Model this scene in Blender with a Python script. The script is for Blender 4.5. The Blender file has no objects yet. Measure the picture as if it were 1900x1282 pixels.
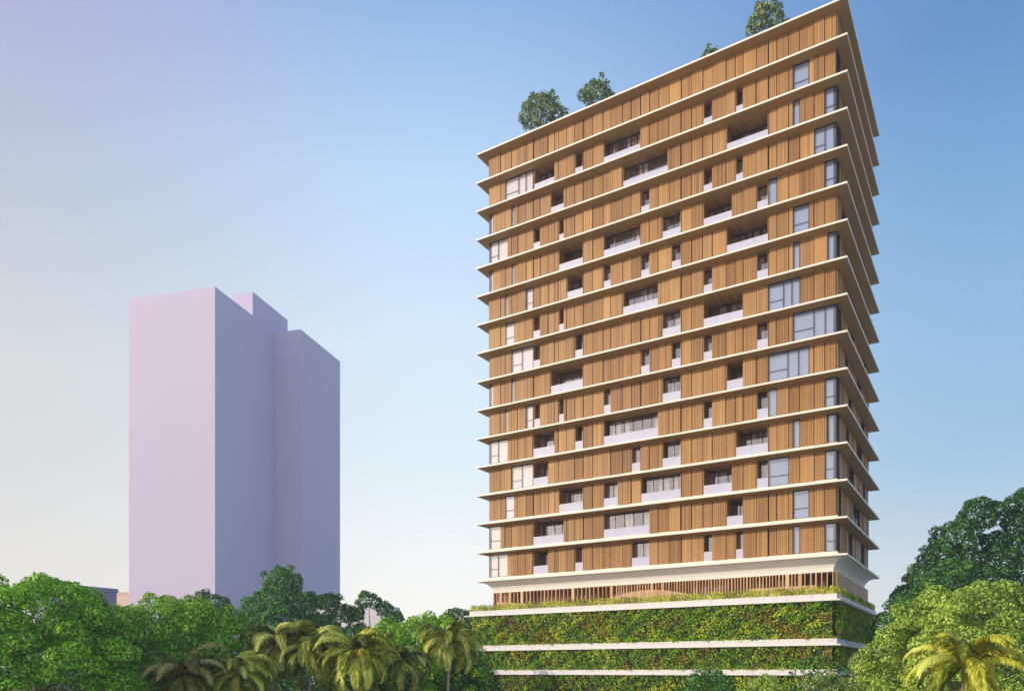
import bpy, math, random
import numpy as np
from mathutils import Vector, Matrix
R = math.radians
random.seed(7)
rng = np.random.default_rng(7)
sc = bpy.context.scene
COL = sc.collection
EYE = 6.0          # eye height above the ground

# ------------------------------------------------------------------ materials
def new_mat(name):
    m = bpy.data.materials.new(name); m.use_nodes = True
    nt = m.node_tree; b = nt.nodes['Principled BSDF']
    return m, nt, b

def N(nt, kind, **kw):
    n = nt.nodes.new(kind)
    for k, v in kw.items():
        if k in n.inputs: n.inputs[k].default_value = v
        else: setattr(n, k, v)
    return n

def ramp(nt, fac, stops):
    r = nt.nodes.new('ShaderNodeValToRGB')
    els = r.color_ramp.elements
    els[0].position, els[0].color = stops[0][0], (*stops[0][1], 1)
    els[1].position, els[1].color = stops[-1][0], (*stops[-1][1], 1)
    for p, c in stops[1:-1]:
        e = els.new(p); e.color = (*c, 1)
    nt.links.new(fac, r.inputs['Fac'])
    return r

def mix(nt, a, b, fac, mode='MIX'):
    n = nt.nodes.new('ShaderNodeMix'); n.data_type = 'RGBA'; n.blend_type = mode
    for sock, v in ((n.inputs[0], fac), (n.inputs[6], a), (n.inputs[7], b)):
        if hasattr(v, 'links'): nt.links.new(v, sock)
        else: sock.default_value = v if isinstance(v, (int, float)) else (*v, 1)
    return n.outputs[2]

def wood(name, dark, mid, light, rough=.55, plank=0.0):
    """timber boards: a tone per board from the mesh, grain and long streaks from noise"""
    m, nt, b = new_mat(name)
    tc = N(nt, 'ShaderNodeTexCoord')
    at = N(nt, 'ShaderNodeAttribute', attribute_name='tone')
    mp = N(nt, 'ShaderNodeMapping'); mp.inputs['Scale'].default_value = (9, 9, .7)
    nt.links.new(tc.outputs['Object'], mp.inputs['Vector'])
    no = N(nt, 'ShaderNodeTexNoise', Scale=2.2, Detail=5.0, Roughness=.65)
    nt.links.new(mp.outputs['Vector'], no.inputs['Vector'])
    ad = N(nt, 'ShaderNodeMath', operation='MULTIPLY_ADD'); ad.inputs[1].default_value = .45; 
    nt.links.new(no.outputs['Fac'], ad.inputs[0])
    sb = N(nt, 'ShaderNodeMath', operation='SUBTRACT'); sb.inputs[1].default_value = .36
    big = N(nt, 'ShaderNodeTexNoise', Scale=.22, Detail=4.0, Roughness=.6); nt.links.new(tc.outputs['Object'], big.inputs['Vector'])
    wx = N(nt, 'ShaderNodeMath', operation='MULTIPLY_ADD'); wx.inputs[1].default_value = .30
    nt.links.new(big.outputs['Fac'], wx.inputs[0]); nt.links.new(at.outputs['Fac'], wx.inputs[2])      # patches faded by weather
    nt.links.new(wx.outputs[0], sb.inputs[0]); nt.links.new(sb.outputs[0], ad.inputs[2])
    r = ramp(nt, ad.outputs[0], [(0, dark), (.5, mid), (1, light)])
    col = r.outputs['Color']
    nt.links.new(col, b.inputs['Base Color'])
    b.inputs['Roughness'].default_value = rough
    bp = N(nt, 'ShaderNodeBump', Strength=.15, Distance=.02)
    nt.links.new(no.outputs['Fac'], bp.inputs['Height']); nt.links.new(bp.outputs[0], b.inputs['Normal'])
    return m

def plain(name, col, rough=.6, vary=.08, scale=.6, metal=0.0, stain=None):
    m, nt, b = new_mat(name)
    tc = N(nt, 'ShaderNodeTexCoord')
    no = N(nt, 'ShaderNodeTexNoise', Scale=scale, Detail=6.0, Roughness=.7)
    nt.links.new(tc.outputs['Object'], no.inputs['Vector'])
    lo = tuple(max(0, c*(1-vary)) for c in col); hi = tuple(min(1, c*(1+vary)) for c in col)
    r = ramp(nt, no.outputs['Fac'], [(.25, lo), (.75, hi)])
    out = r.outputs['Color']
    if stain:
        mp = N(nt, 'ShaderNodeMapping'); mp.inputs['Scale'].default_value = (2.5, 2.5, .25)
        nt.links.new(tc.outputs['Object'], mp.inputs['Vector'])
        n2 = N(nt, 'ShaderNodeTexNoise', Scale=1.4, Detail=7.0, Roughness=.7)
        nt.links.new(mp.outputs['Vector'], n2.inputs['Vector'])
        r2 = ramp(nt, n2.outputs['Fac'], [(.5, (0, 0, 0)), (.75, (stain, stain, stain))])
        out = mix(nt, out, (col[0]*.55, col[1]*.5, col[2]*.42), r2.outputs['Color'])
    nt.links.new(out, b.inputs['Base Color'])
    b.inputs['Roughness'].default_value = rough; b.inputs['Metallic'].default_value = metal
    return m

def foliage(name, cols, patch=.35, patchcols=None, trans=.32, rough=.55):
    """leaf colour: random per leaf, drifting over the crown"""
    m, nt, b = new_mat(name)
    at = N(nt, 'ShaderNodeAttribute', attribute_name='tone')
    tc = N(nt, 'ShaderNodeTexCoord')
    no = N(nt, 'ShaderNodeTexNoise', Scale=patch, Detail=3.0, Roughness=.6)
    nt.links.new(tc.outputs['Object'], no.inputs['Vector'])
    ad = N(nt, 'ShaderNodeMath', operation='MULTIPLY_ADD'); ad.inputs[1].default_value = 1.1
    nt.links.new(no.outputs['Fac'], ad.inputs[0])
    ml = N(nt, 'ShaderNodeMath', operation='MULTIPLY_ADD'); ml.inputs[1].default_value = .95; ml.inputs[2].default_value = -.50  # wide per-leaf tone range imitates sunlit highlights and dark pockets in the colour
    nt.links.new(at.outputs['Fac'], ml.inputs[0]); nt.links.new(ml.outputs[0], ad.inputs[2])
    cols = [(min(.80, c[0]*1.5), min(.85, c[1]*1.33), c[2]*1.15) for c in cols]
    k = len(cols)
    r = ramp(nt, ad.outputs[0], [(.12 + .76*i/(k-1), c) for i, c in enumerate(cols)])
    col = r.outputs['Color']
    if patchcols:
        n2 = N(nt, 'ShaderNodeTexNoise', Scale=.33, Detail=4.0, Roughness=.65)
        mp = N(nt, 'ShaderNodeMapping'); mp.inputs['Location'].default_value = (31, 7, 3); mp.inputs['Scale'].default_value = (1, 1, 1.6)
        nt.links.new(tc.outputs['Object'], mp.inputs['Vector']); nt.links.new(mp.outputs['Vector'], n2.inputs['Vector'])
        for lo, hi, c in patchcols:
            rr = ramp(nt, n2.outputs['Fac'], [(0, (0, 0, 0)), (lo-.03, (0, 0, 0)), (lo, (.8, .8, .8)), (hi, (.8, .8, .8)), (hi+.03, (0, 0, 0)), (1, (0, 0, 0))])
            cc = mix(nt, c, tuple(v*.45 for v in c), at.outputs['Fac'])
            col = mix(nt, col, cc, rr.outputs['Color'])
    nt.links.new(col, b.inputs['Base Color'])
    b.inputs['Roughness'].default_value = rough
    b.inputs['Specular IOR Level'].default_value = .3
    tr = N(nt, 'ShaderNodeBsdfTranslucent'); nt.links.new(col, tr.inputs['Color'])
    mx = N(nt, 'ShaderNodeMixShader'); mx.inputs[0].default_value = trans
    nt.links.new(b.outputs[0], mx.inputs[1]); nt.links.new(tr.outputs[0], mx.inputs[2])
    nt.links.new(mx.outputs[0], nt.nodes['Material Output'].inputs['Surface'])
    return m

def glass(name, tint, through, rough=0.0, gloss=(.75, .78, .85)):
    """window glass: mirror reflection over what can be seen through it"""
    m, nt, b = new_mat(name)
    nt.nodes.remove(b)
    g = N(nt, 'ShaderNodeBsdfGlossy'); g.inputs['Roughness'].default_value = rough; g.inputs['Color'].default_value = (*gloss, 1)
    t = N(nt, 'ShaderNodeBsdfTransparent'); t.inputs['Color'].default_value = (*tint, 1)
    mx = N(nt, 'ShaderNodeMixShader'); mx.inputs[0].default_value = through
    nt.links.new(g.outputs[0], mx.inputs[1]); nt.links.new(t.outputs[0], mx.inputs[2])
    nt.links.new(mx.outputs[0], nt.nodes['Material Output'].inputs['Surface'])
    return m

M = {}
M['wood'] = wood('timber cladding', (.17, .070, .016), (.39, .185, .045), (.62, .345, .105))
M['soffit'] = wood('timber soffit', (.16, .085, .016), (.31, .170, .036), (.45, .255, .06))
M['fin'] = wood('pale timber fins', (.42, .22, .09), (.58, .34, .16), (.72, .48, .27))
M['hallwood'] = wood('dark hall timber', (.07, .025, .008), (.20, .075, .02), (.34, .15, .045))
M['white'] = plain('white render', (.90, .83, .69), .5, .04, .5, stain=.22)
M['cove'] = plain('white plaster cove', (.90, .84, .76), .5, .03, .4)
M['podwhite'] = plain('white concrete', (.80, .76, .72), .6, .07, .8, stain=.5)
M['frame'] = plain('dark aluminium', (.045, .035, .035), .4, .1, 1, metal=.3)
M['rail'] = plain('frosted glass', (.52, .52, .66), .5, .05, .7)
M['railcap'] = plain('balustrade cap', (.62, .60, .66), .35, .03, 1)
M['joint'] = plain('shadow gap', (.05, .025, .012), .8, .1, 1)
M['glass'] = glass('window glass', (.97, .97, .98), .78, gloss=(.95, .96, 1))
M['darkglass'] = glass('recessed glazing', (.9, .84, .82), .68, gloss=(.9, .88, .95))
M['blind'] = plain('pale blind with sky reflection tint', (.84, .74, .73), .8, .03, .3)  # pinkish tint stands in for bright sky reflected in the left panes
M['shade'] = plain('grey blue blind with sky reflection tint', (.34, .40, .56), .8, .05, .3)  # blue tint stands in for sky reflected in the right panes
M['interior'] = plain('interior wall', (.40, .27, .20), .8, .5, .35)
M['curtain'] = plain('curtain', (.62, .52, .50), .8, .3, 1.2)
M['soil'] = plain('planted wall backing', (.030, .045, .012), .95, .4, 2)
M['roof'] = plain('roof screed', (.35, .33, .30), .9, .1, .3)
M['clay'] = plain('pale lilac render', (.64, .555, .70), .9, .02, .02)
M['lilac'] = plain('grey lilac render', (.30, .28, .40), .9, .05, .05)
M['pink'] = plain('pale pink render', (.72, .50, .42), .9, .05, .1)
M['offwhite'] = plain('off white render', (.70, .66, .66), .9, .05, .1)
M['bark'] = plain('bark', (.16, .11, .085), .95, .45, 3)
M['palebark'] = plain('pale bark', (.42, .30, .26), .9, .35, 3)
M['ground'] = plain('pale light bouncing ground', (.52, .48, .43), .95, .25, .15)  # unseen ground, made pale to bounce light into shaded walls and soffits

M['leaf_bright'] = foliage('bright green leaves', [(.03, .13, .010), (.10, .35, .016), (.20, .50, .026), (.38, .66, .06)], .5)
M['leaf_dome'] = foliage('fresh green leaves', [(.035, .14, .012), (.12, .34, .020), (.24, .50, .034), (.40, .64, .08)], .45)
M['leaf_dark'] = foliage('dark green leaves', [(.014, .07, .018), (.034, .15, .032), (.08, .26, .048), (.18, .40, .09)], .5)
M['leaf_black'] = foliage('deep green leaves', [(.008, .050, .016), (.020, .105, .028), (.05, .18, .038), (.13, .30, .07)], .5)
M['leaf_light'] = foliage('light olive leaves', [(.07, .16, .02), (.18, .34, .045), (.32, .50, .075), (.50, .66, .15)], .4)
M['leaf_grey'] = foliage('grey green leaves', [(.04, .10, .03), (.11, .21, .06), (.22, .35, .10), (.44, .54, .20)], .6)
M['leaf_roof'] = foliage('rooftop tree leaves', [(.018, .07, .022), (.05, .14, .04), (.15, .25, .08), (.40, .46, .22)], .8)
M['palm'] = foliage('olive palm leaflets', [(.06, .11, .016), (.18, .25, .035), (.40, .42, .08), (.66, .62, .20)], .9, trans=.3)
M['palmdark'] = foliage('dark palm leaflets', [(.03, .06, .01), (.08, .11, .02), (.18, .19, .04), (.36, .33, .10)], .9, trans=.25)
M['palmyellow'] = foliage('yellow palm leaflets', [(.09, .14, .012), (.30, .34, .03), (.58, .55, .06), (.82, .75, .18)], .9, trans=.3)
M['vwall'] = foliage('living wall leaves', [(.06, .16, .006), (.20, .38, .010), (.40, .58, .018), (.62, .76, .05)], .45,
                     patchcols=[(.60, .66, (.60, .40, .04)), (.35, .385, (.42, .18, .08)), (.43, .48, (.30, .66, .03))])
M['hedge'] = foliage('ledge planting', [(.08, .15, .010), (.24, .34, .02), (.45, .54, .035), (.70, .72, .09)], 1.1)

# ------------------------------------------------------------------ mesh helpers
class MB:
    def __init__(s): s.v = []; s.f = []; s.t = []; s.mi = []
    def box(s, x0, x1, y0, y1, z0, z1, tone=.5, mi=0):
        n = len(s.v)
        s.v += [(x0,y0,z0),(x1,y0,z0),(x1,y1,z0),(x0,y1,z0),(x0,y0,z1),(x1,y0,z1),(x1,y1,z1),(x0,y1,z1)]
        for q in ((0,3,2,1),(4,5,6,7),(0,1,5,4),(1,2,6,5),(2,3,7,6),(3,0,4,7)):
            s.f.append(tuple(n+i for i in q)); s.t.append(tone); s.mi.append(mi)
    def quad(s, a, b, c, d, tone=.5, mi=0):
        n = len(s.v); s.v += [a, b, c, d]; s.f.append((n, n+1, n+2, n+3)); s.t.append(tone); s.mi.append(mi)
    def rings(s, rings, tone=.5, mis=None, cap=True):
        """closed loops of equal length, skinned one to the next"""
        n = len(s.v); k = len(rings[0])
        for r in rings: s.v += r
        for i in range(len(rings)-1):
            for j in range(k):
                a = n+i*k+j; b = n+i*k+(j+1) % k
                s.f.append((a, b, b+k, a+k)); s.t.append(tone); s.mi.append(mis[i] if mis else 0)
        if cap:
            s.f.append(tuple(n+j for j in reversed(range(k)))); s.t.append(tone); s.mi.append(mis[0] if mis else 0)
            s.f.append(tuple(n+(len(rings)-1)*k+j for j in range(k))); s.t.append(tone); s.mi.append(mis[-1] if mis else 0)
    def tube(s, pts, rads, seg=8, tone=.5):
        rings = []
        pts = [Vector(p) for p in pts]
        for i, p in enumerate(pts):
            d = (pts[min(i+1, len(pts)-1)] - pts[max(i-1, 0)]).normalized()
            a = d.cross(Vector((0, 0, 1)))
            if a.length < .05: a = Vector((1, 0, 0))
            a.normalize(); b = d.cross(a)
            rings.append([tuple(p + (a*math.cos(q) + b*math.sin(q))*rads[i]) for q in [2*math.pi*j/seg for j in range(seg)]])
        s.rings(rings, tone)
    def build(s, name, mats, parent=None, loc=None, smooth=False):
        me = bpy.data.meshes.new(name); me.from_pydata(s.v, [], s.f)
        if not isinstance(mats, (list, tuple)): mats = [mats]
        for m in mats: me.materials.append(m)
        me.polygons.foreach_set('material_index', s.mi)
        at = me.attributes.new('tone', 'FLOAT', 'FACE'); at.data.foreach_set('value', s.t)
        if smooth: me.polygons.foreach_set('use_smooth', [True]*len(s.f))
        me.update()
        o = bpy.data.objects.new(name, me); COL.objects.link(o)
        if parent: o.parent = parent
        if loc: o.location = loc
        return o

def np_mesh(name, verts, nface, k, tone, mat, parent=None):
    """verts: (nface*k, 3), each face its own k corners"""
    me = bpy.data.meshes.new(name)
    me.vertices.add(len(verts)); me.vertices.foreach_set('co', np.ascontiguousarray(verts, dtype=np.float32).ravel())
    me.loops.add(nface*k); me.loops.foreach_set('vertex_index', np.arange(nface*k, dtype=np.int32))
    me.polygons.add(nface); me.polygons.foreach_set('loop_start', np.arange(0, nface*k, k, dtype=np.int32))
    at = me.attributes.new('tone', 'FLOAT', 'FACE'); at.data.foreach_set('value', np.ascontiguousarray(tone, dtype=np.float32))
    me.materials.append(mat); me.update(calc_edges=True); me.validate()
    o = bpy.data.objects.new(name, me); COL.objects.link(o)
    if parent: o.parent = parent
    return o

def leaves(P, Nn, size, jitter=.7, asp=.55, tone=None):
    """bent leaf-shaped quads at P facing roughly Nn"""
    n = len(P)
    d = Nn + rng.normal(0, jitter, (n, 3)); d /= np.linalg.norm(d, axis=1)[:, None] + 1e-9
    a = rng.normal(0, 1, (n, 3)); a -= (a*d).sum(1)[:, None]*d; a /= np.linalg.norm(a, axis=1)[:, None] + 1e-9
    b = np.cross(d, a)
    sz = (size*rng.uniform(.6, 1.35, n))[:, None]
    V = np.empty((n, 4, 3))
    V[:, 0] = P - a*sz*.5; V[:, 2] = P + a*sz*.5 - d*sz*.12
    V[:, 1] = P - b*sz*asp*.5 + d*sz*.1; V[:, 3] = P + b*sz*asp*.5 + d*sz*.1
    return V.reshape(-1, 3), (rng.random(n) if tone is None else tone)

def empty(name, loc=(0, 0, 0), rz=0, label=None, cat=None, group=None, kind=None):
    o = bpy.data.objects.new(name, None); COL.objects.link(o); o.location = loc; o.rotation_euler = (0, 0, rz)
    o.empty_display_size = .5
    return tag(o, label, cat, group, kind)

def tag(o, label=None, cat=None, group=None, kind=None):
    if label: o['label'] = label
    if cat: o['category'] = cat
    if group: o['group'] = group
    if kind: o['kind'] = kind
    return o

# ------------------------------------------------------------------ the setting
def ground():
    mb = MB(); s = 3000
    xs = [-s, -400, -120, 0, 120, 400, s]
    for i in range(6):
        for j in range(6):
            mb.quad((xs[i], xs[j], 0), (xs[i+1], xs[j], 0), (xs[i+1], xs[j+1], 0), (xs[i], xs[j+1], 0))
    tag(mb.build('ground', M['ground']), kind='structure')
ground()

# ------------------------------------------------------------------ the timber clad tower
W_, D_ = 42.5, 22.6          # slab edge to slab edge
O_ = 1.15                    # wall line behind the slab edge
FH = 3.5
tower = empty('apartment_tower', (-4.38, 96.2, 0), R(-32.2),
              'tall tower clad in orange timber with thin white projecting slabs above planted podium terraces', 'apartment building')
ZS = [(18.19-k)*FH + EYE for k in range(16)]      # slab top levels, roof = 0
WX0, WX1, WY0, WY1 = O_, W_-O_, O_, D_-O_

def rect(i, z, w=W_, d=D_):
    return [(i, i, z), (w-i, i, z), (w-i, d-i, z), (i, d-i, z)]

for k in range(16):
    z = ZS[k]; mb = MB()
    if k < 15:
        # thin edge, underside rising slightly towards the tip
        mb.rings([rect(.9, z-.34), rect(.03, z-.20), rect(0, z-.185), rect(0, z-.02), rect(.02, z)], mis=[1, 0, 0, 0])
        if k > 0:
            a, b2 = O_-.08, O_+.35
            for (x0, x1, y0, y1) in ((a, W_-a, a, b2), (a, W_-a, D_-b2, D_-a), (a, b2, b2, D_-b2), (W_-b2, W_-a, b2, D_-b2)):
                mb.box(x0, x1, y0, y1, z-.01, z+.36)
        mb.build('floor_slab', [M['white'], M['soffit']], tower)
    else:
        mb.rings([rect(.5, z-.24), rect(.03, z-.20), rect(0, z-.18), rect(0, z-.02), rect(.02, z)])
        a, b2 = O_-.08, O_+.35
        for (x0, x1, y0, y1) in ((a, W_-a, a, b2), (a, W_-a, D_-b2, D_-a), (a, b2, b2, D_-b2), (W_-b2, W_-a, b2, D_-b2)):
            mb.box(x0, x1, y0, y1, z-.01, z+.40)
        mb.build('floor_slab', [M['white'], M['soffit']], tower)
        # quarter-round cove under the lowest slab
        mb = MB(); rr = []
        for i in range(15):
            t = math.pi/2*i/14
            rr.append(rect(O_+.35 - (O_+.05)*(1-math.cos(t)) if i else O_+.35, z-.245-1.25*(1-math.sin(t))))
        mb.rings(rr); mb.build('cove', M['cove'], tower, smooth=False)

# roof finish: low screed and plant room set far back
mb = MB(); mb.box(.6, W_-.6, .6, D_-.6, ZS[0]-.001, ZS[0]+.10); mb.build('roof_deck', M['roof'], tower)

ROWS = {
2: [('W',3.52,7.45),('B',7.57,10.43),('B',13.06,14.14),('B',16.69,21.2),('B',28.23,29.24),('B',31.64,32.44),('W',37.35,38.85)],
3: [('W',1.15,1.78),('W',4.45,4.84),('B',9.85,11.65),('B',19.07,24.37),('B',30.69,34.94),('W',37.35,37.99),('W',40.32,41.35)],
4: [('W',1.15,3.91),('B',7.45,8.46),('B',10.94,11.65),('B',21.2,22.27),('B',28.23,29.24),('B',31.64,32.44),('W',39.33,41.35)],
5: [('W',1.15,1.78),('W',4.45,4.84),('B',10.94,14.14),('B',16.69,21.2),('B',23.69,25.82),('B',28.23,31.31),('B',33.77,34.94),('W',34.94,35.79),('W',40.32,41.35)],
6: [('W',3.52,3.91),('W',6.52,7.45),('B',12.01,14.14),('B',16.69,17.63),('B',21.2,22.27),('B',24.73,25.82),('B',30.69,34.94),('W',37.35,38.85)],
7: [('W',3.52,4.84),('B',7.45,8.46),('B',10.94,11.65),('B',19.07,23.26),('B',28.23,29.24),('B',33.77,34.94),('W',37.35,37.99),('W',40.57,41.35)],
8: [('W',4.45,7.45),('B',7.45,8.46),('B',13.06,14.14),('B',23.69,25.82),('B',28.23,32.44),('W',34.94,37.99)],
9: [('W',1.15,1.78),('W',4.45,4.84),('B',9.85,14.14),('B',21.2,22.27),('B',24.73,25.82),('B',28.23,29.24),('B',33.77,34.94),('W',37.35,41.35)],
10: [('W',3.52,3.91),('W',6.52,7.45),('B',7.57,8.46),('B',10.94,11.65),('B',16.69,17.63),('B',23.69,25.82),('B',30.69,32.44),('W',34.94,38.85)],
11: [('W',1.15,3.91),('B',7.45,10.43),('B',13.06,14.14),('B',16.69,23.26),('B',28.23,29.24),('B',33.77,34.94),('W',34.94,35.79),('W',40.32,41.35)],
12: [('W',4.45,7.45),('B',7.45,9.56),('B',20.11,21.2),('B',23.69,25.82),('B',31.64,34.94),('W',37.35,37.99),('W',40.57,41.35)],
13: [('W',3.52,4.84),('B',10.94,14.14),('B',16.69,18.49),('B',21.2,25.82),('B',28.23,31.31),('B',33.77,34.94),('W',34.94,36.94),('W',40.32,41.35)],
14: [('W',1.15,2.89),('B',7.45,11.65),('B',16.69,22.27),('B',30.69,32.44),('W',37.35,38.85)],
15: [('W',1.15,3.91),('B',7.45,9.56),('B',13.06,14.14),('B',20.11,22.27),('B',28.23,29.24),('B',31.64,32.44),('W',37.35,37.99),('W',40.32,41.35)]}
# side face openings, measured along the depth from the front slab edge
SIDE = {2: [(1.15, 2.6)], 3: [(1.15, 1.9)], 4: [(1.15, 2.9), (9, 11)], 5: [(1.15, 1.9), (7, 8.4), (16, 18)], 6: [(3.5, 5.5), (12, 13.2)], 7: [(1.15, 2.2), (10, 12.5)],
        8: [(6.8, 8), (14, 16.4)], 9: [(1.15, 3.1), (9, 10.4), (17.5, 19)], 10: [(5.6, 7), (13, 15.5)], 11: [(1.15, 2.1), (7.6, 9), (15.8, 18)],
        12: [(1.15, 2.0), (6.2, 7.4), (13.2, 16)], 13: [(1.15, 2.0), (7.8, 10.5), (17, 18.6)], 14: [(2.0, 2.9), (10.2, 14.6)], 15: [(1.15, 2.3), (7.2, 9.6), (16, 17.6)]}
GRID = [1.15, 2.89, 3.52, 4.45, 5.35, 6.52, 7.5, 8.46, 9.56, 10.43, 10.94, 12.01, 13.06, 14.14, 15.4, 16.69, 17.63, 19.07, 20.11, 21.2,
        22.27, 23.26, 24.5, 25.82, 27.0, 28.23, 29.24, 30.69, 31.64, 32.44, 33.77, 34.94, 35.79, 36.94, 37.99, 39.33, 40.32, 41.35]
BAYS = [7.5, 14.14, 21.2, 25.82, 34.94]

def slats(mb, a0, a1, z0, z1, put, rnd):
    """one panel of upright boards between a0 and a1; put(a0,a1,depth0,depth1,z0,z1,tone)"""
    base = rnd.uniform(.34, .68)
    fwd = rnd.choice([0, 0, .04, .08])
    style = rnd.random()
    pitch = rnd.choice([.11, .14, .18, .24]) if style > .25 else .3
    a = a0 + .03
    while a < a1 - .05:
        w = pitch*rnd.uniform(.8, 1.25)
        e = min(a + w, a1 - .03)
        if a1 - e < .06: e = a1 - .03
        prj = fwd + (rnd.choice([0, .015, .03]) if style > .25 else rnd.uniform(0, .008))
        gap = .028 if style > .25 else .008
        put(a, e-gap, -.06-prj, .02, z0, z1, min(1, max(0, base + rnd.uniform(-.11, .11) + (rnd.random() < .05)*-.25)))
        a = e

def solid(ops, lo, hi):
    out = []; a = lo
    for o in sorted(ops):
        if o[0] - a > .04: out.append((a, o[0]))
        a = max(a, o[1])
    if hi - a > .04: out.append((a, hi))
    return out

rnd = random.Random(11)
for r in range(1, 16):
    zt = ZS[r-1] - .335; zb = ZS[r] + (.35 if r < 15 else .39)
    ops = [(p, q, t) for t, p, q in ROWS.get(r, [])]
    # timber screens of this storey (front, right side, back, left side in one skin)
    mb = MB(); bk = MB()
    fput = lambda a, b, d0, d1, z0, z1, t: mb.box(a, b, WY0+d0, WY0+d1, z0, z1, t)
    for (p, q) in solid(ops, WX0, WX1):
        bk.box(p, q, WY0+.02, WY0+.22, zb-.02, zt+.05)
        cuts = [p] + [g for g in GRID if p+.35 < g < q-.35] + [q]
        for c0, c1 in zip(cuts, cuts[1:]):
            bay = any(abs(c0-g) < .12 for g in BAYS)
            slats(mb, c0 + (.07 if bay else 0), c1, zb, zt, fput, rnd)
    sops = [(p, q, 'W') for p, q in SIDE.get(r, [])]
    sput = lambda a, b, d0, d1, z0, z1, t: mb.box(WX1-d1, WX1-d0, a, b, z0, z1, t)
    for (p, q) in solid(sops, WY0, WY1):
        bk.box(WX1-.22, WX1-.02, max(p, WY0+.23), q, zb-.02, zt+.05)
        a = p
        while a < q-.05:
            e = min(q, a+1.12)
            if q-e < .4: e = q
            slats(mb, a, e, zb, zt, sput, rnd); a = e
    # left and back faces: plain boarded skin
    for i in range(36):
        a = WX0 + .05 + i*(WX1-WX0-.1)/36; mb.box(a, a+1.08, WY1-.02, WY1+.06, zb, zt, rnd.uniform(.3, .7))
    for i in range(18):
        a = WY0 + .05 + i*(WY1-WY0-.1)/18; mb.box(WX0-.06, WX0+.02, a, a+1.08, zb, zt, rnd.uniform(.3, .7))
    bk.box(WX0+.02, WX0+.2, WY0+.23, WY1-.23, zb-.02, zt+.05); bk.box(WX0+.02, WX1-.02, WY1-.22, WY1-.02, zb-.02, zt+.05)
    n0 = len(mb.v)
    mb.v += bk.v; mb.f += [tuple(i+n0 for i in f) for f in bk.f]; mb.t += bk.t; mb.mi += [1]*len(bk.f)
    mb.build('timber_cladding', [M['wood'], M['joint']], tower)

    for (p, q, t) in sorted(ops):
        if t == 'B':
            dep = (.75 if q-p > 1.3 else .55) if 16 < p < 27 else (1.9 if p > 28 and q-p > 1.6 else (1.5 if q-p > 1.6 else .8))
            # recessed balcony: lining, then glazing and balustrade as pieces of it
            mb = MB(); y0, y1 = WY0+.0, WY0+dep
            mb.box(p-.12, p, y0+.225, y1, zb-.36, zt+.02, .35); mb.box(q, q+.12, y0+.225, y1, zb-.36, zt+.02, .6)
            mb.box(p-.0, p+.05, y0-.07, y0+.224, zb, zt, .75); mb.box(q-.05, q, y0-.07, y0+.224, zb, zt, .75)
            nb = max(2, int((q-p)/.3))
            for i in range(nb):
                a = p + (q-p)*i/nb
                mb.box(a+.004, a+(q-p)/nb-.004, y0-.02, y1, zt-.02, zt+.03, rnd.uniform(.25, .65))
            bal = mb.build('balcony', M['wood'], tower)
            mb = MB()
            mb.box(p, q, y1-.04, y1+.04, zt-.16, zt-.02); mb.box(p, q, y1-.04, y1+.04, zb-.36, zb-.26)
            nm = max(1, round((q-p)/1.05))
            for i in range(nm+1):
                a = p + (q-p)*i/nm; mb.box(max(p, a-.035), min(q, a+.035), y1-.038, y1+.038, zb-.26, zt-.16)
            mb.build('window_frame', M['frame'], bal)
            mb = MB(); mb.quad((p, y1+.01, zb-.3), (q, y1+.01, zb-.3), (q, y1+.01, zt-.1), (p, y1+.01, zt-.1)); mb.build('window_pane', M['darkglass'], bal)
            mb = MB(); mb.box(p-.05, q+.05, y1+1.1, y1+1.2, zb-.34, zt, mi=0)
            a = p
            while a < q-.2:
                w = rnd.uniform(.25, .7)
                if rnd.random() < .62: mb.box(a, min(q, a+w), y1+.10, y1+.12, zb-.34, zt-.05, mi=1)
                a += w + rnd.uniform(.1, .5)
            mb.build('room_wall', [M['interior'], M['curtain']], bal)
            mb = MB(); hb = zb-.02
            ng = max(1, round((q-p)/1.5))
            for i in range(ng):
                a = p+.03+(q-p-.06)*i/ng; b = p+.03+(q-p-.06)*(i+1)/ng
                mb.box(a+.008, b-.008, y0-.045, y0-.02, hb+.03, hb+.95, mi=0)
            mb.box(p+.01, q-.01, y0-.055, y0-.01, hb+.95, hb+.99, mi=1)
            mb.build('balustrade', [M['rail'], M['railcap']], bal)
        else:
            corner_l, corner_r = p < 1.3, q > 41.2
            mb = MB(); y0 = WY0
            mb.box(p, q, y0-.05, y0+.05, zt-.10, zt-.0); mb.box(p, q, y0-.05, y0+.05, zb, zb+.07)
            mull = [p+.03, q-.03] + ([p + (q-p)*.48] if q-p > 2 else []) + ([p+(q-p)*.74] if q-p > 3 else [])
            for a in mull: mb.box(a-.03, a+.03, y0-.048, y0+.048, zb+.07, zt-.10)
            if q-p > .9:
                e = p + (q-p)*(.48 if q-p > 2 else 1)
                mb.box(p+.06, e-.03, y0-.03, y0+.03, zb+.98, zb+1.03)
            win = mb.build('window', M['frame'], tower)
            mb = MB(); mb.quad((p, y0+.0, zb+.03), (q, y0+.0, zb+.03), (q, y0+.0, zt-.05), (p, y0+.0, zt-.05)); mb.build('window_pane', M['glass'], win)
            mb = MB(); mb.box(p+(.3 if corner_l else 0), q-(.3 if corner_r else 0), y0+.10, y0+.13, zb-.3, zt, mi=0)
            
            mb.build('blind', M['blind'] if p < 15 else M['shade'], win)
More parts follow.
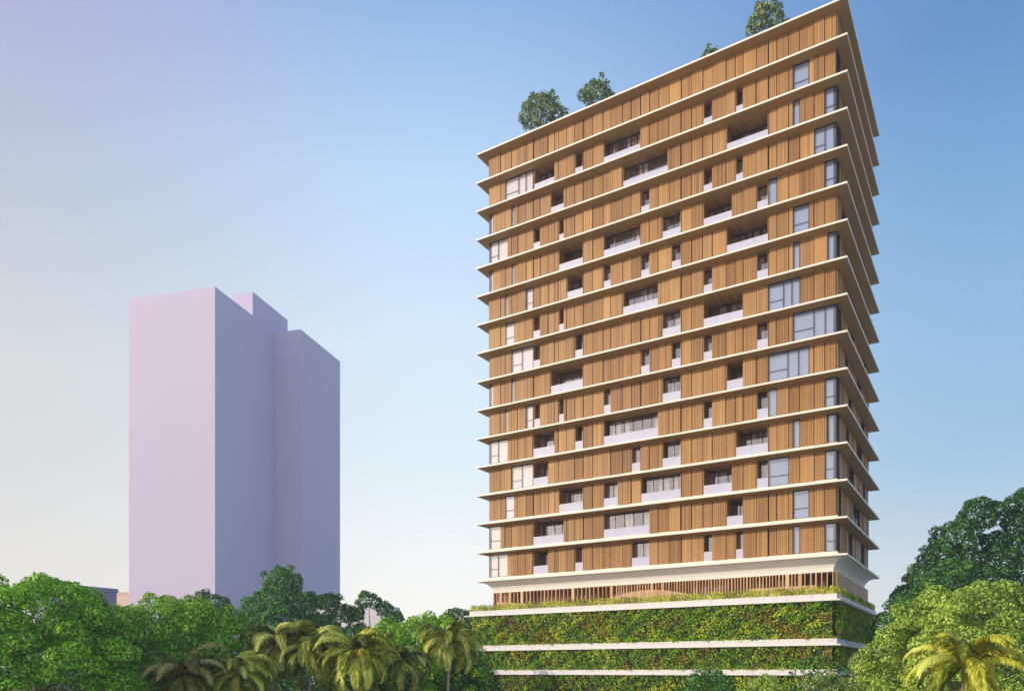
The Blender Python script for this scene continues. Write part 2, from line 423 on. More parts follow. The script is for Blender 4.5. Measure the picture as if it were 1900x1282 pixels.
    for (p, q, t) in sops:
        x = WX1; mb = MB()
        p2 = p if p > 1.2 else p+.06
        mb.box(x-.05, x+.05, p2, q, zt-.10, zt); mb.box(x-.05, x+.05, p2, q, zb, zb+.07)
        for a in [p2+.03, q-.03] + ([p + (q-p)*.5] if q-p > 1.6 else []): mb.box(x-.048, x+.048, a-.03, a+.03, zb+.07, zt-.1)
        mb.box(x-.02, x+.12, q, q+.16, zb, zt)      # white-edged return beside the opening
        win = mb.build('window', M['frame'], tower)
        mb = MB(); mb.quad((x, p2, zb+.03), (x, q, zb+.03), (x, q, zt-.05), (x, p2, zt-.05)); mb.build('window_pane', M['glass'], win)
        mb = MB(); mb.box(x-.85, x-.8, p2+.4, q+.3, zb-.3, zt); mb.build('blind', M['interior'], win)

# hall level behind the fins
ZC = ZS[15]-.245-1.25                     # underside of the cove
ZP = 7.17 + EYE                           # top of the upper podium planter
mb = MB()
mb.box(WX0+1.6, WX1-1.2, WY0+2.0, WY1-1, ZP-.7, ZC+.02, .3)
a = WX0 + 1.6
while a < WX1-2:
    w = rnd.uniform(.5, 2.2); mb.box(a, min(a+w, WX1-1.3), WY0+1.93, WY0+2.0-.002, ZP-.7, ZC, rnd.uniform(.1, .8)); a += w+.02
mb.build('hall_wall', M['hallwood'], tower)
mb = MB()
for (p, q) in ((26.4, 27.0), (27.3, 28.1), (28.5, 30.2), (33.2, 34.0), (17.5, 20.0), (35.3, 36.5)):
    mb.box(p, q, WY0+1.86, WY0+1.92, ZP-.6, ZC-.5)
mb.build('hall_window', M['curtain'], tower)
mb = MB(); a = WX0+.35
while a < WX1-.1:
    w = rnd.choice([.07, .09, .12]) if rnd.random() > .07 else .35
    mb.box(a, a+w, WY0+.3, WY0+.55, ZP-.7, ZC+.0, rnd.uniform(.2, .95))
    a += w + (.22 if 18 < a < 38 else .42)*rnd.uniform(.85, 1.15)
b = WY0+.6
while b < WY1-.3:
    mb.box(WX1-.30, WX1-.05, b, b+1.0, ZP-.7, ZC, rnd.uniform(.0, .35)); b += 1.02
b = WY0+.6
while b < WY1-.3:
    mb.box(WX0+.35, WX0+.5, b, b+.5, ZP-.7, ZC, rnd.uniform(.2, .8)); b += .7
mb.build('fin_screen', M['fin'], tower)
mb = MB()      # low pale balustrade of pickets, with two shallow arched stretches
a = WX0+.3
while a < WX1-.2:
    h = .55
    if 2.5 < a < 8: h = 1.05 - (a-2.5)*.09
    if 17 < a < 27: h = .7 + .75*math.sin((a-17)/10*math.pi)
    if 33 < a < 39.5: h = .95
    mb.box(a, a+.11, WY0-.35, WY0-.30, ZP-.5, ZP+.25+h, rnd.uniform(.5, 1)); a += .155
mb.build('picket_rail', M['fin'], tower)

# podium: three white ledges with planted walls between
PX0, PX1, PY0, PY1 = .71, 42.0, -2.5, 23.4
LEDGE = [(ZP-.62, ZP), (2.42+EYE, 3.06+EYE), (-.36+EYE, .18+EYE)]
mb = MB()
for i, (z0, z1) in enumerate(LEDGE):
    mb = MB()
    mb.box(PX0, PX1, PY0, PY1, z0+.12, z1)
    mb.box(PX0-.75, PX1+.35, PY0-.12, PY1+.3, z0-.02, z0+.118)
    mb.build('podium_ledge', M['podwhite'], tower)
mb = MB()
mb.box(PX0+.45, PX1-.45, PY0+.45, PY1-.4, 0, LEDGE[0][0])
mb.build('podium_wall', M['soil'], tower)

def strip_leaves(segs, dens, size, lean, mat, name, label, cat, clump=.75):
    """leaves scattered over upright strips; segs: (origin, along, length, z0, z1, normal, thick)"""
    Ps, Ns, T = [], [], []
    for (o, al, L, z0, z1, nn, th) in segs:
        n = int(L*(z1-z0)*dens)
        u = rng.uniform(0, L, n); z = rng.uniform(z0, z1, n)
        # tufts: push outwards in a lumpy pattern, leaves fanned round each tuft
        fu = 1.9; ph = rng.uniform(0, 9)
        bump = (np.sin(u*fu*1.7+ph+np.sin(z*2.1)) * np.sin(z*3.1+u*.7) * .5 + np.sin(u*5.3+z*4.1)*.3 + .5)
        d = th*(.25 + .55*bump*clump + rng.random(n)**2*.45)
        P = np.array(o)[None] + np.array(al)[None]*u[:, None] + np.array(nn)[None]*d[:, None]
        P[:, 2] = z + rng.normal(0, .05, n)
        tilt = np.stack([np.cos(u*4.7+z*1.3), np.cos(u*2.9-z*3.3), np.sin(z*5.1+u*2.2)], 1)*.5
        Nv = np.array(nn)[None]*1.0 + tilt + np.array([0, 0, lean])[None]
        Ps.append(P); Ns.append(Nv)
        T.append(np.clip(.5 + .35*np.sin(u*1.1+2*np.sin(z*1.3+ph)) + rng.normal(0, .25, n), 0, 1))
    P = np.concatenate(Ps); Nv = np.concatenate(Ns); T = np.concatenate(T)
    V, T = leaves(P, Nv, size, .55, .6, T)
    o = np_mesh(name, V, len(P), 4, T, M[mat])
    o.matrix_world = Matrix.Translation(tower.location) @ Matrix.Rotation(R(-32.2), 4, 'Z')
    return tag(o, label, cat, kind='stuff')

def band(z0, z1, th=.62):
    return [((PX0+.4, PY0+.47, 0), (1, 0, 0), PX1-PX0-.8, z0, z1, (0, -1, 0), th),
            ((PX1-.47, PY0+.4, 0), (0, 1, 0), PY1-PY0-.8, z0, z1, (1, 0, 0), th),
            ((PX0+.47, PY0+.4, 0), (0, 1, 0), PY1-PY0-.8, z0, z1, (-1, 0, 0), th)]
strip_leaves(band(LEDGE[1][1]-.05, LEDGE[0][0]-.05), 75, .21, .25, 'vwall', 'living_wall',
             'tall mottled green living wall between the upper two white podium ledges', 'living wall')
strip_leaves(band(LEDGE[2][1]-.05, LEDGE[1][0]-.05), 75, .21, .25, 'vwall', 'living_wall',
             'green living wall with reddish patches between the lower two white podium ledges', 'living wall')
strip_leaves(band(.3, LEDGE[2][0]-.05), 55, .23, .25, 'vwall', 'living_wall',
             'bright green living wall below the lowest white podium ledge', 'living wall')
HP = lambda x0, x1, y0, y1, z, h: [((x0, y0, 0), (1, 0, 0), x1-x0, z-.12, z+h*f, (0, -1, 0), -.7*t) for f, t in ((1, .2), (.9, .7), (.8, 1.2))] + \
    [((x1, y0, 0), (0, 1, 0), y1-y0, z-.12, z+h*f, (1, 0, 0), -.7*t) for f, t in ((1, .2), (.9, .6))] + \
    [((x0, y0, 0), (0, 1, 0), y1-y0, z-.12, z+h*f, (-1, 0, 0), -.7*t) for f, t in ((1, .2), (.9, .6))]
strip_leaves(HP(PX0+.05, PX1-.02, PY0+.08, PY1-.1, ZP+.0, .75), 90, .17, .5, 'hedge', 'planted_hedge',
             'low yellow green planting along the top white podium ledge below the fins', 'hedge')
# loose fringe of the living walls spilling over the two lower ledges
for zz, lab in ((LEDGE[1][1], 'fringe of small plants spilling over the middle white podium ledge'), (LEDGE[2][1], 'fringe of small plants spilling over the lowest white podium ledge')):
    strip_leaves([((PX0+.1, PY0+.32, 0), (1, 0, 0), PX1-PX0-.2, zz-.03, zz+.32, (0, -1, 0), .4),
                  ((PX1-.32, PY0+.1, 0), (0, 1, 0), PY1-PY0-.2, zz-.03, zz+.3, (1, 0, 0), .4)], 90, .18, .6, 'vwall', 'ledge_planting', lab, 'plants')

# ------------------------------------------------------------------ far buildings
dt = empty('distant_tower', (-77.2, 203, 0), R(-14.84), 'plain windowless pale lilac tower with a stepped back wing, behind the trees on the left', 'tower block')
def vol(name, x0, x1, y0, y1, z0, z1, mat, parent):
    mb = MB(); e = .12
    mb.rings([[(x0, y0, z0), (x1, y0, z0), (x1, y1, z0), (x0, y1, z0)], [(x0, y0, z1-e), (x1, y0, z1-e), (x1, y1, z1-e), (x0, y1, z1-e)],
              [(x0+e, y0+e, z1), (x1-e, y0+e, z1), (x1-e, y1-e, z1), (x0+e, y1-e, z1)]])
    # parapet
    return mb.build(name, mat, parent)
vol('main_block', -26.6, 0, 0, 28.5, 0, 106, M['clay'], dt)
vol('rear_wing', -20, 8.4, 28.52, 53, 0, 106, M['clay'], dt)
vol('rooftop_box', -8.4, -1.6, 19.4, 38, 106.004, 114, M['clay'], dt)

def low_building(loc, rz, w, d, h, mat, label):
    t = empty('low_building', loc, rz, label, 'building', 'low buildings behind the trees')
    vol('wall', 0, w, 0, d, 0, h, M[mat], t)
    mb = MB(); 
    for (x0, x1, y0, y1) in ((-.15, w+.15, -.15, .1), (-.15, w+.15, d-.1, d+.15), (-.15, .1, .1, d-.1), (w-.1, w+.15, .1, d-.1)):
        mb.box(x0, x1, y0, y1, h-.35, h+.12)
    mb.build('parapet', M[mat], t)
    mb = MB()
    for fl in range(max(1, int(h/3.4))):
        for i in range(int(d/2.6)):
            mb.box(w+.001, w+.03, 1+i*2.6, 2.2+i*2.6, 1+fl*3.4, 2.4+fl*3.4)
    return t
low_building((-58.5, 95.9, 0), R(-30), 4, 8, 16.5, 'lilac', 'low grey violet block showing above the left tree')
low_building((-128, 230, 0), R(-14.8), 30, 12, 28.8, 'pink', 'long low pink building peeping between the grey violet block and the lilac tower')
low_building((-46, 178, 0), R(-12), 17, 12, 21.0, 'offwhite', 'low off white building seen through the open tree')

# ------------------------------------------------------------------ trees
def crown_points(lobes, dens, squash=.85, inner=.25, low=-.55):
    P, Nn = [], []
    L = np.array(lobes)
    for (x, y, z, r) in lobes:
        n = int(4*math.pi*r*r*dens)
        d = rng.normal(0, 1, (n, 3)); d /= np.linalg.norm(d, axis=1)[:, None]
        d = d[d[:, 2] > low]
        n = len(d)
        # lumpy shell
        lump = .5*np.sin(d[:, 0]*7+x*3)*np.sin(d[:, 1]*6+y*2) + .5*np.sin(d[:, 2]*8+z*3+d[:, 0]*4)
        rad = r*(1 - inner*rng.random(n)**1.4 + .13*lump)
        p = d*rad[:, None]*np.array([1, 1, squash]) + np.array([x, y, z])
        keep = np.ones(n, bool)
        for (x2, y2, z2, r2) in lobes:
            if (x2, y2, z2, r2) == (x, y, z, r): continue
            q = (p-np.array([x2, y2, z2]))/np.array([r2, r2, r2*squash])
            keep &= (q*q).sum(1) > .5
        P.append(p[keep]); Nn.append(d[keep] + np.array([0, 0, .25]))
    return np.concatenate(P), np.concatenate(Nn)

BROAD = 'broadleaf trees around the tower'
def tree_at(name, loc, lobes, mat, label, leaf=.26, dens=22, trunk=.3, bark='bark', group=None, squash=.85, low=-.55, inner=.25, cat='tree', lean=0, limbs=9):
    """lobes are relative to the foot of the tree"""
    t = empty(name, loc, 0, label, cat, group or (BROAD if name == 'broadleaf_tree' else None))
    P, Nn = crown_points(lobes, dens, squash, inner, low)
    V, T = leaves(P, Nn, leaf, .42, .62)
    np_mesh('crown', V, len(P), 4, T, M[mat], t)
    c = np.array(lobes)[:, :3].mean(0); bot = min(l[2]-l[3]*.6 for l in lobes)
    mb = MB()
    fork = max(.8, bot*.75)
    mb.tube([(0, 0, -.1), (lean*.3, .05, fork*.35), (lean*.7, -.05, fork*.7), (lean, 0, fork)], [trunk*1.35, trunk, trunk*.85, trunk*.75], 9)
    ls = sorted(lobes, key=lambda l: -l[3])[:limbs]
    for l in ls:
        m1 = (lean+(l[0]-lean)*.45, l[1]*.4, fork+(l[2]-fork)*.55)
        mb.tube([(lean, 0, fork-.15), m1, (l[0], l[1], l[2])], [trunk*.55, trunk*.32, trunk*.08], 6)
    mb.build('trunk', M[bark], t)
    return t

def dome_lobes(rx, ry, top, base, n, r, seed, core=.80):
    """small lobes close under the skin of a dome of half width rx, ry, plus a solid core"""
    rn = random.Random(seed); out = []
    H = top-base
    wob = [(rn.uniform(0, 6.28), rn.uniform(.05, .10), k) for k in (2, 3, 5)]
    for i in range(n):
        f = (i+.5)/n*1.0; ph = i*2.39996 + rn.uniform(-.35, .35)
        el = math.asin(min(1, f)); ce = math.cos(el)**.8
        w = 1 + sum(a*math.sin(k*ph+p) for p, a, k in wob) - .02
        rr = r*rn.uniform(.6, 1.35); dip = rn.uniform(.84, .97) if rn.random() < .85 else rn.uniform(.70, .8)
        out.append((rx*ce*math.cos(ph)*dip*w, ry*ce*math.sin(ph)*dip*w, base+(H-rr*.7)*math.sin(el)*rn.uniform(.94, 1.0)*(1-.5*(1-dip))*(1+.12*(w-1)), rr))
    for q in range(5):
        a = q*1.2566
        out.append((rx*.42*math.cos(a), ry*.42*math.sin(a), base+H*.30, min(rx, ry, H)*core*.62))
    out.append((0, 0, base+H*.42, min(rx, ry, H)*core*.72))
    return out

def cloud_lobes(spec, r, k, seed):
    """spec: list of (x, y, z, R) masses, each broken up into k small lobes"""
    rn = random.Random(seed); out = []
    for (x, y, z, Rr) in spec:
        out.append((x, y, z, Rr*.74))
        for i in range(k):
            v = Vector((rn.gauss(0, 1), rn.gauss(0, 1), rn.gauss(.2, .9))).normalized()
            rr = r*rn.uniform(.6, 1.3)
            v *= max(.1, Rr-rr*.7)*rn.uniform(.75, 1.0)
            out.append((x+v.x, y+v.y, z+v.z*.8, rr))
    return out

tree_at('broadleaf_tree', (-32.3, 50, 0), dome_lobes(9.4, 6.4, 12.8, 3.2, 230, .85, 1), 'leaf_bright',
        'large bright green dome shaped tree at the far left edge beside the grey violet block', leaf=.20, dens=62, trunk=.42, low=-.4)
tree_at('broadleaf_tree', (-24.4, 57, 0), dome_lobes(6.5, 5.2, 11.9, 3.6, 170, .78, 2), 'leaf_dome',
        'bright green rounded tree below the pink face of the lilac tower', leaf=.20, dens=62, trunk=.34, low=-.4)
tree_at('broadleaf_tree', (-33.8, 88, 0), cloud_lobes([(0, 0, 13.2, 2.6), (1.8, .5, 11.8, 2.2), (-2.2, 0, 11.5, 2.4), (0, -1, 9.5, 2.8)], .62, 20, 3), 'leaf_dark',
        'small dark green tree at the foot of the corner of the lilac tower', leaf=.25, dens=38, trunk=.3)
tree_at('broadleaf_tree', (-25.4, 86, 0), cloud_lobes([(0, 0, 15.9, 2.4), (0, 0, 14.2, 2.8), (-2.2, 0, 12.9, 2.4), (2.2, 0, 13.2, 2.3), (-3.6, .5, 11, 2.3), (3.4, .5, 10.8, 2.4), (0, -1.5, 11.0, 3.2), (-1, -1.5, 8, 3.4), (3, -1, 8.0, 2.8)], .62, 26, 4), 'leaf_dark',
        'tallest dark green tree, peaked in front of the shaded side of the lilac tower', leaf=.25, dens=38, trunk=.42)
tree_at('broadleaf_tree', (-20.6, 90, 0), cloud_lobes([(-.6, 0, 13.7, 1.9), (1.0, 0, 12.3, 2.0), (-1.3, .5, 11.3, 2.2), (.6, -1, 9.2, 2.6), (0, -1, 7, 2.6)], .6, 20, 5), 'leaf_dark',
        'dark green tree right beside the tallest one, at the right edge of the lilac tower', leaf=.25, dens=38, trunk=.3)
tree_at('spreading_tree', (-16.4, 92, 0), cloud_lobes([(-.5, 0, 14.1, 1.9), (-2.0, 0, 12.6, 1.3), (1.1, .3, 13.4, 1.2), (2.6, 0, 12.2, 1.25), (-1.9, 0, 10.4, 1.9), (1.2, 0, 9.9, 1.8), (3, 0, 10.3, 1.1), (0, 0, 8.4, 2.6), (-3, 0, 7.4, 2)], .5, 18, 6), 'leaf_dark',
        'open crowned green tree with sky showing through, standing clear of the lilac tower', leaf=.26, dens=30, trunk=.26)
tree_at('broadleaf_tree', (-7.5, 66, 0), dome_lobes(5.6, 4.6, 11.4, 4.2, 150, .68, 7), 'leaf_dome',
        'bright green domed tree just left of the planted podium', leaf=.19, dens=62, trunk=.3, low=-.4)
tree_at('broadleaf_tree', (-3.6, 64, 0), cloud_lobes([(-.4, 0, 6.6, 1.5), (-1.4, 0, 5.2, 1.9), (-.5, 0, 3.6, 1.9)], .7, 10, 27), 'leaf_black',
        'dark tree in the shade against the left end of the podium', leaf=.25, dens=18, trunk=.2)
tree_at('broadleaf_tree', (-7.2, 106, 0), cloud_lobes([(0, 0, 13.4, 2.0), (-1.8, 0, 12.6, 1.4), (1.9, 0, 12.7, 1.7), (0, 0, 10.5, 3.0)], .8, 12, 8), 'leaf_black',
        'deep green treetop peeping up directly left of the podium top ledge', leaf=.25, dens=38, trunk=.3)
tree_at('broadleaf_tree', (32.3, 54, 0), dome_lobes(7.5, 5.6, 12.6, 3.6, 230, .80, 9), 'leaf_light',
        'wide light green dome shaped tree behind the yellow green palm on the right', leaf=.20, dens=62, trunk=.45, low=-.4)
tree_at('tall_tree', (48.0, 78, 0), cloud_lobes([(-1.4, 0, 21.6, 2.3), (-3.7, 0, 19.4, 2.4), (-5.0, .3, 17.4, 2.3), (.9, .3, 22.0, 1.6), (3.9, 0, 22.6, 2.4), (2.6, 0, 20.7, 1.6), (.5, .3, 19.0, 1.5), (5.6, 0, 20.4, 2.6), (2.9, .5, 18.4, 2.2), (-2.4, .5, 17.2, 2.5), (.4, .2, 17.0, 2.3),
        (-6.8, 0, 15.4, 2.2), (-3.9, -.5, 14.6, 2.8), (-.4, -.5, 14.2, 3.0), (3.4, 0, 14.8, 3.6), (-8.0, 0, 13.2, 2.2), (-5.2, -.5, 11.6, 3.2), (2, -.5, 10.5, 4.5)], .68, 26, 10), 'leaf_black',
        'tall deep green tree with a gap in its crown at the right edge', leaf=.25, dens=38, trunk=.5)
tree_at('broadleaf_tree', (39.5, 74, 0), cloud_lobes([(2.2, 0, 14.6, 2.6), (.2, 0, 13.2, 2.3), (-2.2, 0, 11.6, 2.2), (-3.8, 0, 9.8, 2.3), (1, -.5, 9.6, 4.0)], .65, 24, 12), 'leaf_dark',
        'mid green tree between the tall deep green tree and the light green dome', leaf=.25, dens=38, trunk=.34)
tree_at('small_tree', (28.0, 60, 0), cloud_lobes([(-.9, 0, 6.6, 1.2), (.3, .2, 6.2, 1.4), (1.6, 0, 5.7, 1.5), (-1.4, 0, 5.0, 1.4), (.4, -.3, 4.2, 2.0)], .5, 12, 13), 'leaf_grey',
        'small grey green tree hiding the lower right corner of the podium', leaf=.19, dens=60, trunk=.14)
for (x, y, w, h, mt, sd, lab) in (
        (14.8, 58, 2.3, 6.7, 'leaf_dark', 21, 'dark shrub in front of the lowest ledge of the podium'),
        (18.2, 56, 2.3, 6.2, 'leaf_light', 22, 'light green shrub right of the dark one in front of the podium'),
        (22.6, 57, 2.6, 6.4, 'leaf_grey', 23, 'grey green shrub under the right half of the podium'),
        (25.6, 54, 2.0, 5.7, 'leaf_light', 24, 'pale shrub at the foot of the small grey green tree')):
    tree_at('shrub', (x, y, 0), dome_lobes(w, w*.9, h, 1.5, 55, .42, sd), mt, lab, leaf=.18, dens=60, trunk=.12, low=-.5, cat='shrub', group='shrubs along the foot of the podium', limbs=6)

# trees standing on the roof terrace
ROOF = ZS[0]+.10
def roof_tree(x, y, hw, top, sd, label):
    h = top-ROOF; rn = random.Random(sd); L = []
    L = cloud_lobes([(0, 0, h*.56, hw*.9), (hw*.12, 0, h*.68, hw*.74), (-hw*.50, 0, h*.58, hw*.58), (hw*.52, 0, h*.56, hw*.58), (-hw*.2, 0, h*.72, hw*.55)], hw*.24, 12, sd)
    for i in range(9):      # ragged upright tips
        a = rn.uniform(0, 6.28); d = hw*rn.uniform(.1, .75)
        L.append((math.cos(a)*d, math.sin(a)*d, h*rn.uniform(.86, .96) - d*d/hw*.35, hw*rn.uniform(.10, .17)))
    tree_at('rooftop_tree', (x, y, ROOF), L, 'leaf_roof', label, leaf=.30, dens=26, trunk=.13, group='trees on the roof terrace', squash=1.15, inner=.5, limbs=10)
roof_tree(3.62, 95.3, 2.95, 76.6, 31, 'largest rooftop tree, nearest the left end of the roof')
roof_tree(9.9, 91.35, 2.1, 75.4, 32, 'rounded rooftop tree second from the left end of the roof')
roof_tree(21.33, 83.55, 1.1, 72.9, 33, 'smallest rooftop tree, its tip barely above the roof edge')
roof_tree(26.47, 80.91, 2.2, 75.3, 34, 'rooftop tree nearest the right corner of the roof')

# ------------------------------------------------------------------ palms
def palm(loc, h, L, nf, seed, label, mat='palm', droop=1.0, lean=.3, group='feather palms among the trees', trunk=.10, width=.24):
    t = empty('palm_tree', loc, 0, label, 'palm tree', group)
    rn = random.Random(seed); V = []; T = []
    mb = MB()
    for i in range(nf):
        az = i*2.39996 + rn.uniform(-.25, .25); el = math.radians(rn.uniform(10, 78) if i > nf*.35 else rn.uniform(-40, 15))
        Lf = L*rn.uniform(.85, 1.12); n = 15
        pts = [Vector((lean, 0, h))]; p = pts[0].copy(); e = el
        tw = rn.uniform(-.25, .25); tone = rn.uniform(.1, .9)
        for k in range(n):
            d = Vector((math.cos(az)*math.cos(e), math.sin(az)*math.cos(e), math.sin(e)))
            p = p + d*(Lf/n); pts.append(p.copy()); e -= droop*math.radians(9.8)*(.35 + k/n*1.25); az += tw/n
        mb.tube(pts, [.035*(1-.8*k/n)+.006 for k in range(n+1)], 4, tone)
        for k in range(1, n):
            for sub in (0, .25, .5, .75):
                q = pts[k].lerp(pts[k+1], sub); d = (pts[k+1]-pts[k]).normalized()
                s = d.cross(Vector((0, 0, 1)))
                if s.length < .05: continue
                s.normalize(); up = s.cross(d)
                f = (k+sub)/n; ll = L*width*math.sin(math.pi*min(1, .12+.86*f))**.7
                for sg in (-1, 1):
                    dr = (s*sg*.72 + d*.75 + up*.22 + Vector((0, 0, -.38)) + Vector((rn.uniform(-.12, .12), rn.uniform(-.12, .12), rn.uniform(-.12, .12)))).normalized()
                    m = q + dr*ll*.5; tip = q + (dr + Vector((0, 0, -.35))).normalized()*ll
                    wv = d*.055*L/2.4
                    V += [tuple(q-wv*.6), tuple(m-wv), tuple(m+wv), tuple(q+wv*.6)]
                    V += [tuple(m-wv), tuple(tip), tuple(tip+d*.004), tuple(m+wv)]
                    T += [min(1, max(0, tone + rn.uniform(-.25, .25)))]*2
    mb.build('frond_stem', M[mat], t)
    np_mesh('fronds', np.array(V), len(T), 4, np.array(T), M[mat], t)
    mb = MB(); k = 16
    mb.tube([(lean*(i/k)**1.6, 0, h*i/k - .1*(i == 0)) for i in range(k+1)], [trunk*(1.25-.4*i/k)*(1.07 if i % 2 else .95) for i in range(k+1)], 9, .5)
    mb.build('trunk', M['palebark'], t)
    return t
palm((-17.7, 58, 0), 8.0, 3.6, 34, 41, 'upright feather palm with dark fronds below the tallest dark tree')
palm((-14.9, 57, 0), 7.7, 3.7, 34, 42, 'feather palm with drooping olive fronds, second of the clump below the dark trees')
palm((-11.4, 56, 0), 7.3, 3.9, 36, 43, 'widest feather palm of the clump, yellowish fronds hanging to the right', mat='palmyellow')
palm((-19.2, 54, 0), 6.0, 3.0, 28, 44, 'low yellowing feather palm at the left end of the clump', mat='palmyellow')
palm((-8.4, 58, 0), 6.8, 2.8, 22, 45, 'small sparse palm half hidden under the domed tree left of the podium')
palm((-5.0, 59.5, 0), 8.4, 3.5, 26, 46, 'pale feather palm touching the left end of the podium')
palm((-22.0, 51.5, 0), 5.9, 3.7, 22, 47, 'dark olive palm hanging in front of the second bright green tree', mat='palmdark')
palm((-26.5, 43.5, 0), 4.0, 2.6, 18, 48, 'half hidden palm low in front of the large left tree', mat='palmdark')
palm((20.9, 36, 0), 6.3, 3.1, 28, 49, 'big yellow green palm with arching fronds at the lower right', mat='palmyellow', trunk=.2, lean=0, width=.23)

# ------------------------------------------------------------------ undergrowth and far woods
def mass(name, segs, mat, leaf, dens, label, cat, seed):
    rn = random.Random(seed); L = []
    for (x0, y0, x1, y1, h, r) in segs:
        n = max(2, int(math.hypot(x1-x0, y1-y0)/(r*.9)))
        for i in range(n+1):
            f = i/n
            for zz in np.arange(r*.4, h-r*.3, r*1.0):
                L.append((x0+(x1-x0)*f+rn.uniform(-.5, .5)*r, y0+(y1-y0)*f+rn.uniform(-.5, .5)*r, zz+rn.uniform(-.3, .3)*r, r*rn.uniform(.75, 1.2)))
    P, Nn = [], []
    for (x, y, z, r) in L:
        m = int(4*math.pi*r*r*dens); d = rng.normal(0, 1, (m, 3)); d /= np.linalg.norm(d, axis=1)[:, None]; d = d[d[:, 1] < .5]
        P.append(d*(r*(1-.25*rng.random(len(d))))[:, None] + np.array([x, y, z])); Nn.append(d+np.array([0, 0, .25]))
    P = np.concatenate(P); Nn = np.concatenate(Nn)
    V, T = leaves(P, Nn, leaf, .6, .62)
    return tag(np_mesh(name, V, len(P), 4, T, M[mat]), label, cat, kind='stuff')
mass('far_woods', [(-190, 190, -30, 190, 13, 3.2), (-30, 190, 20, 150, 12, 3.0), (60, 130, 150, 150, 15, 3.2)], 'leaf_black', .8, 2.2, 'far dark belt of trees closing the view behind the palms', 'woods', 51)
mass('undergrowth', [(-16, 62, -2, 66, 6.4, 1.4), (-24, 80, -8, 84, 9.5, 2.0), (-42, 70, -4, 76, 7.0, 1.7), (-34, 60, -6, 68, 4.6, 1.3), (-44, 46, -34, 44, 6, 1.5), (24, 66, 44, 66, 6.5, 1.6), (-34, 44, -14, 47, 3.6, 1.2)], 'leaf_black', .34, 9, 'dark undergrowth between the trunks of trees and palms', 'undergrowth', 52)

# ------------------------------------------------------------------ light, sky, camera
SUN_EL, SUN_AZ = R(20.5), math.atan2(-.94, -.34)     # azimuth clockwise from +Y
w = bpy.data.worlds.new('World'); sc.world = w; w.use_nodes = True
nt = w.node_tree; bg = nt.nodes['Background']
sky = nt.nodes.new('ShaderNodeTexSky'); sky.sky_type = 'NISHITA'; sky.sun_disc = False
sky.sun_elevation = SUN_EL; sky.sun_rotation = SUN_AZ % (2*math.pi)
sky.air_density = 1.0; sky.dust_density = 1.2; sky.ozone_density = 1.0; sky.altitude = 0
SKY_STR = .12
tc = N(nt, 'ShaderNodeTexCoord'); sx = N(nt, 'ShaderNodeSeparateXYZ'); nt.links.new(tc.outputs['Generated'], sx.inputs[0])
def math_node(op, a, b2=None, clamp=False):
    n = nt.nodes.new('ShaderNodeMath'); n.operation = op; n.use_clamp = clamp
    for i, v in enumerate((a, b2)):
        if v is None: continue
        if hasattr(v, 'links'): nt.links.new(v, n.inputs[i])
        else: n.inputs[i].default_value = v
    return n.outputs[0]
lin = lambda c: tuple((v/255/12.92 if v <= 10 else ((v/255+.055)/1.055)**2.4) for v in c)
def sky_col(stops): return ramp(nt, sx.outputs['Z'], [(p, lin(c)) for p, c in stops]).outputs['Color']
SKL = sky_col([(0, (228, 218, 211)), (.2, (221, 214, 207)), (.32, (216, 213, 206)), (.48, (182, 190, 205)), (.60, (168, 168, 203)), (1, (110, 140, 195))])
SKC = sky_col([(0, (250, 243, 239)), (.14, (249, 246, 242)), (.26, (227, 243, 245)), (.38, (217, 236, 251)), (.53, (189, 218, 246)), (.65, (138, 176, 225)), (1, (90, 135, 200))])
SKR = sky_col([(0, (202, 200, 200)), (.10, (195, 200, 206)), (.23, (149, 184, 209)), (.36, (134, 176, 215)), (.49, (104, 156, 203)), (.58, (80, 132, 190)), (1, (70, 115, 180))])
hl = math_node('SQRT', math_node('ADD', math_node('MULTIPLY', sx.outputs['X'], sx.outputs['X']), math_node('MULTIPLY', sx.outputs['Y'], sx.outputs['Y'])))
az = math_node('DIVIDE', sx.outputs['X'], math_node('MAXIMUM', hl, .001))
def step(e0, e1):
    n = nt.nodes.new('ShaderNodeMapRange'); n.interpolation_type = 'SMOOTHSTEP'
    nt.links.new(az, n.inputs['Value']); n.inputs['From Min'].default_value = e0; n.inputs['From Max'].default_value = e1
    return n.outputs['Result']
grad = mix(nt, mix(nt, SKL, SKC, step(-.62, -.08)), SKR, step(-.08, .56))
NS = .12                                            # share of the physical sky mixed into the hazy one
gs = nt.nodes.new('ShaderNodeVectorMath'); gs.operation = 'SCALE'; nt.links.new(grad, gs.inputs[0]); gs.inputs['Scale'].default_value = .985/SKY_STR
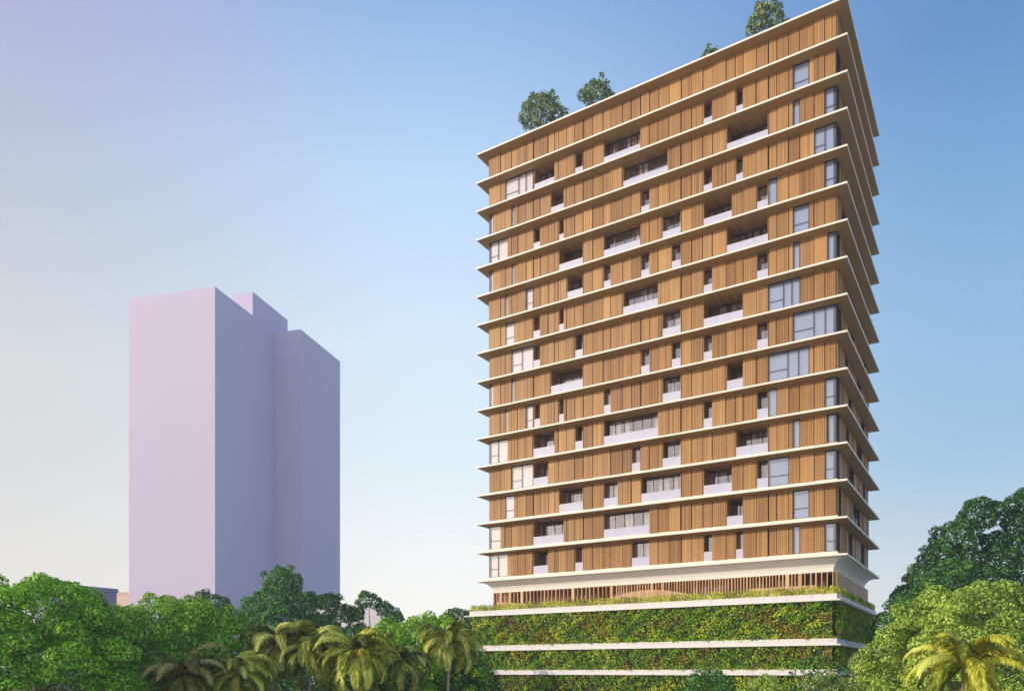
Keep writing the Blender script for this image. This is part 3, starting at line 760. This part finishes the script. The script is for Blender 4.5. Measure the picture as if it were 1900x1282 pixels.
ns = nt.nodes.new('ShaderNodeVectorMath'); ns.operation = 'SCALE'; nt.links.new(sky.outputs[0], ns.inputs[0]); ns.inputs['Scale'].default_value = NS*3
sm = nt.nodes.new('ShaderNodeVectorMath'); sm.operation = 'ADD'; nt.links.new(gs.outputs[0], sm.inputs[0]); nt.links.new(ns.outputs[0], sm.inputs[1])
nt.links.new(sm.outputs[0], bg.inputs['Color']); bg.inputs['Strength'].default_value = SKY_STR
sd = Vector((math.sin(SUN_AZ)*math.cos(SUN_EL), math.cos(SUN_AZ)*math.cos(SUN_EL), math.sin(SUN_EL)))
li = bpy.data.lights.new('sun', 'SUN'); li.energy = 3.5; li.angle = R(.5); li.color = (1, .86, .68)
lo = bpy.data.objects.new('sun', li); COL.objects.link(lo); lo.location = (-60, -40, 90)
lo.rotation_euler = (-sd).to_track_quat('-Z', 'Y').to_euler()

cam = bpy.data.cameras.new('camera'); co = bpy.data.objects.new('camera', cam); COL.objects.link(co)
co.location = (0, 0, EYE); co.rotation_euler = (R(90), 0, 0)
cam.sensor_width = 36; cam.lens = 36*1449/1900; cam.shift_x = 0; cam.shift_y = (1245-641)/1900
cam.clip_start = .5; cam.clip_end = 8000
sc.camera = co
vs = sc.view_settings; vs.view_transform = 'Standard'; vs.look = 'None'; vs.exposure = 0; vs.gamma = 1
hz = MB(); hz.box(-260, 260, -30, 330, -1, 122)
hm = bpy.data.materials.new('haze air'); hm.use_nodes = True; hn = hm.node_tree
hn.nodes.remove(hn.nodes['Principled BSDF'])
pv = hn.nodes.new('ShaderNodeVolumePrincipled'); pv.inputs['Color'].default_value = (.86, .92, 1, 1); pv.inputs['Density'].default_value = .0006
pv.inputs['Anisotropy'].default_value = .2
hn.links.new(pv.outputs[0], hn.nodes['Material Output'].inputs['Volume'])
tag(hz.build('haze', hm), 'thin pale haze in the air around the buildings', 'haze', kind='stuff')
sc.cycles.max_bounces = 6; sc.cycles.diffuse_bounces = 3; sc.cycles.transparent_max_bounces = 8
sc.cycles.use_denoising = True; sc.cycles.denoising_prefilter = 'ACCURATE'
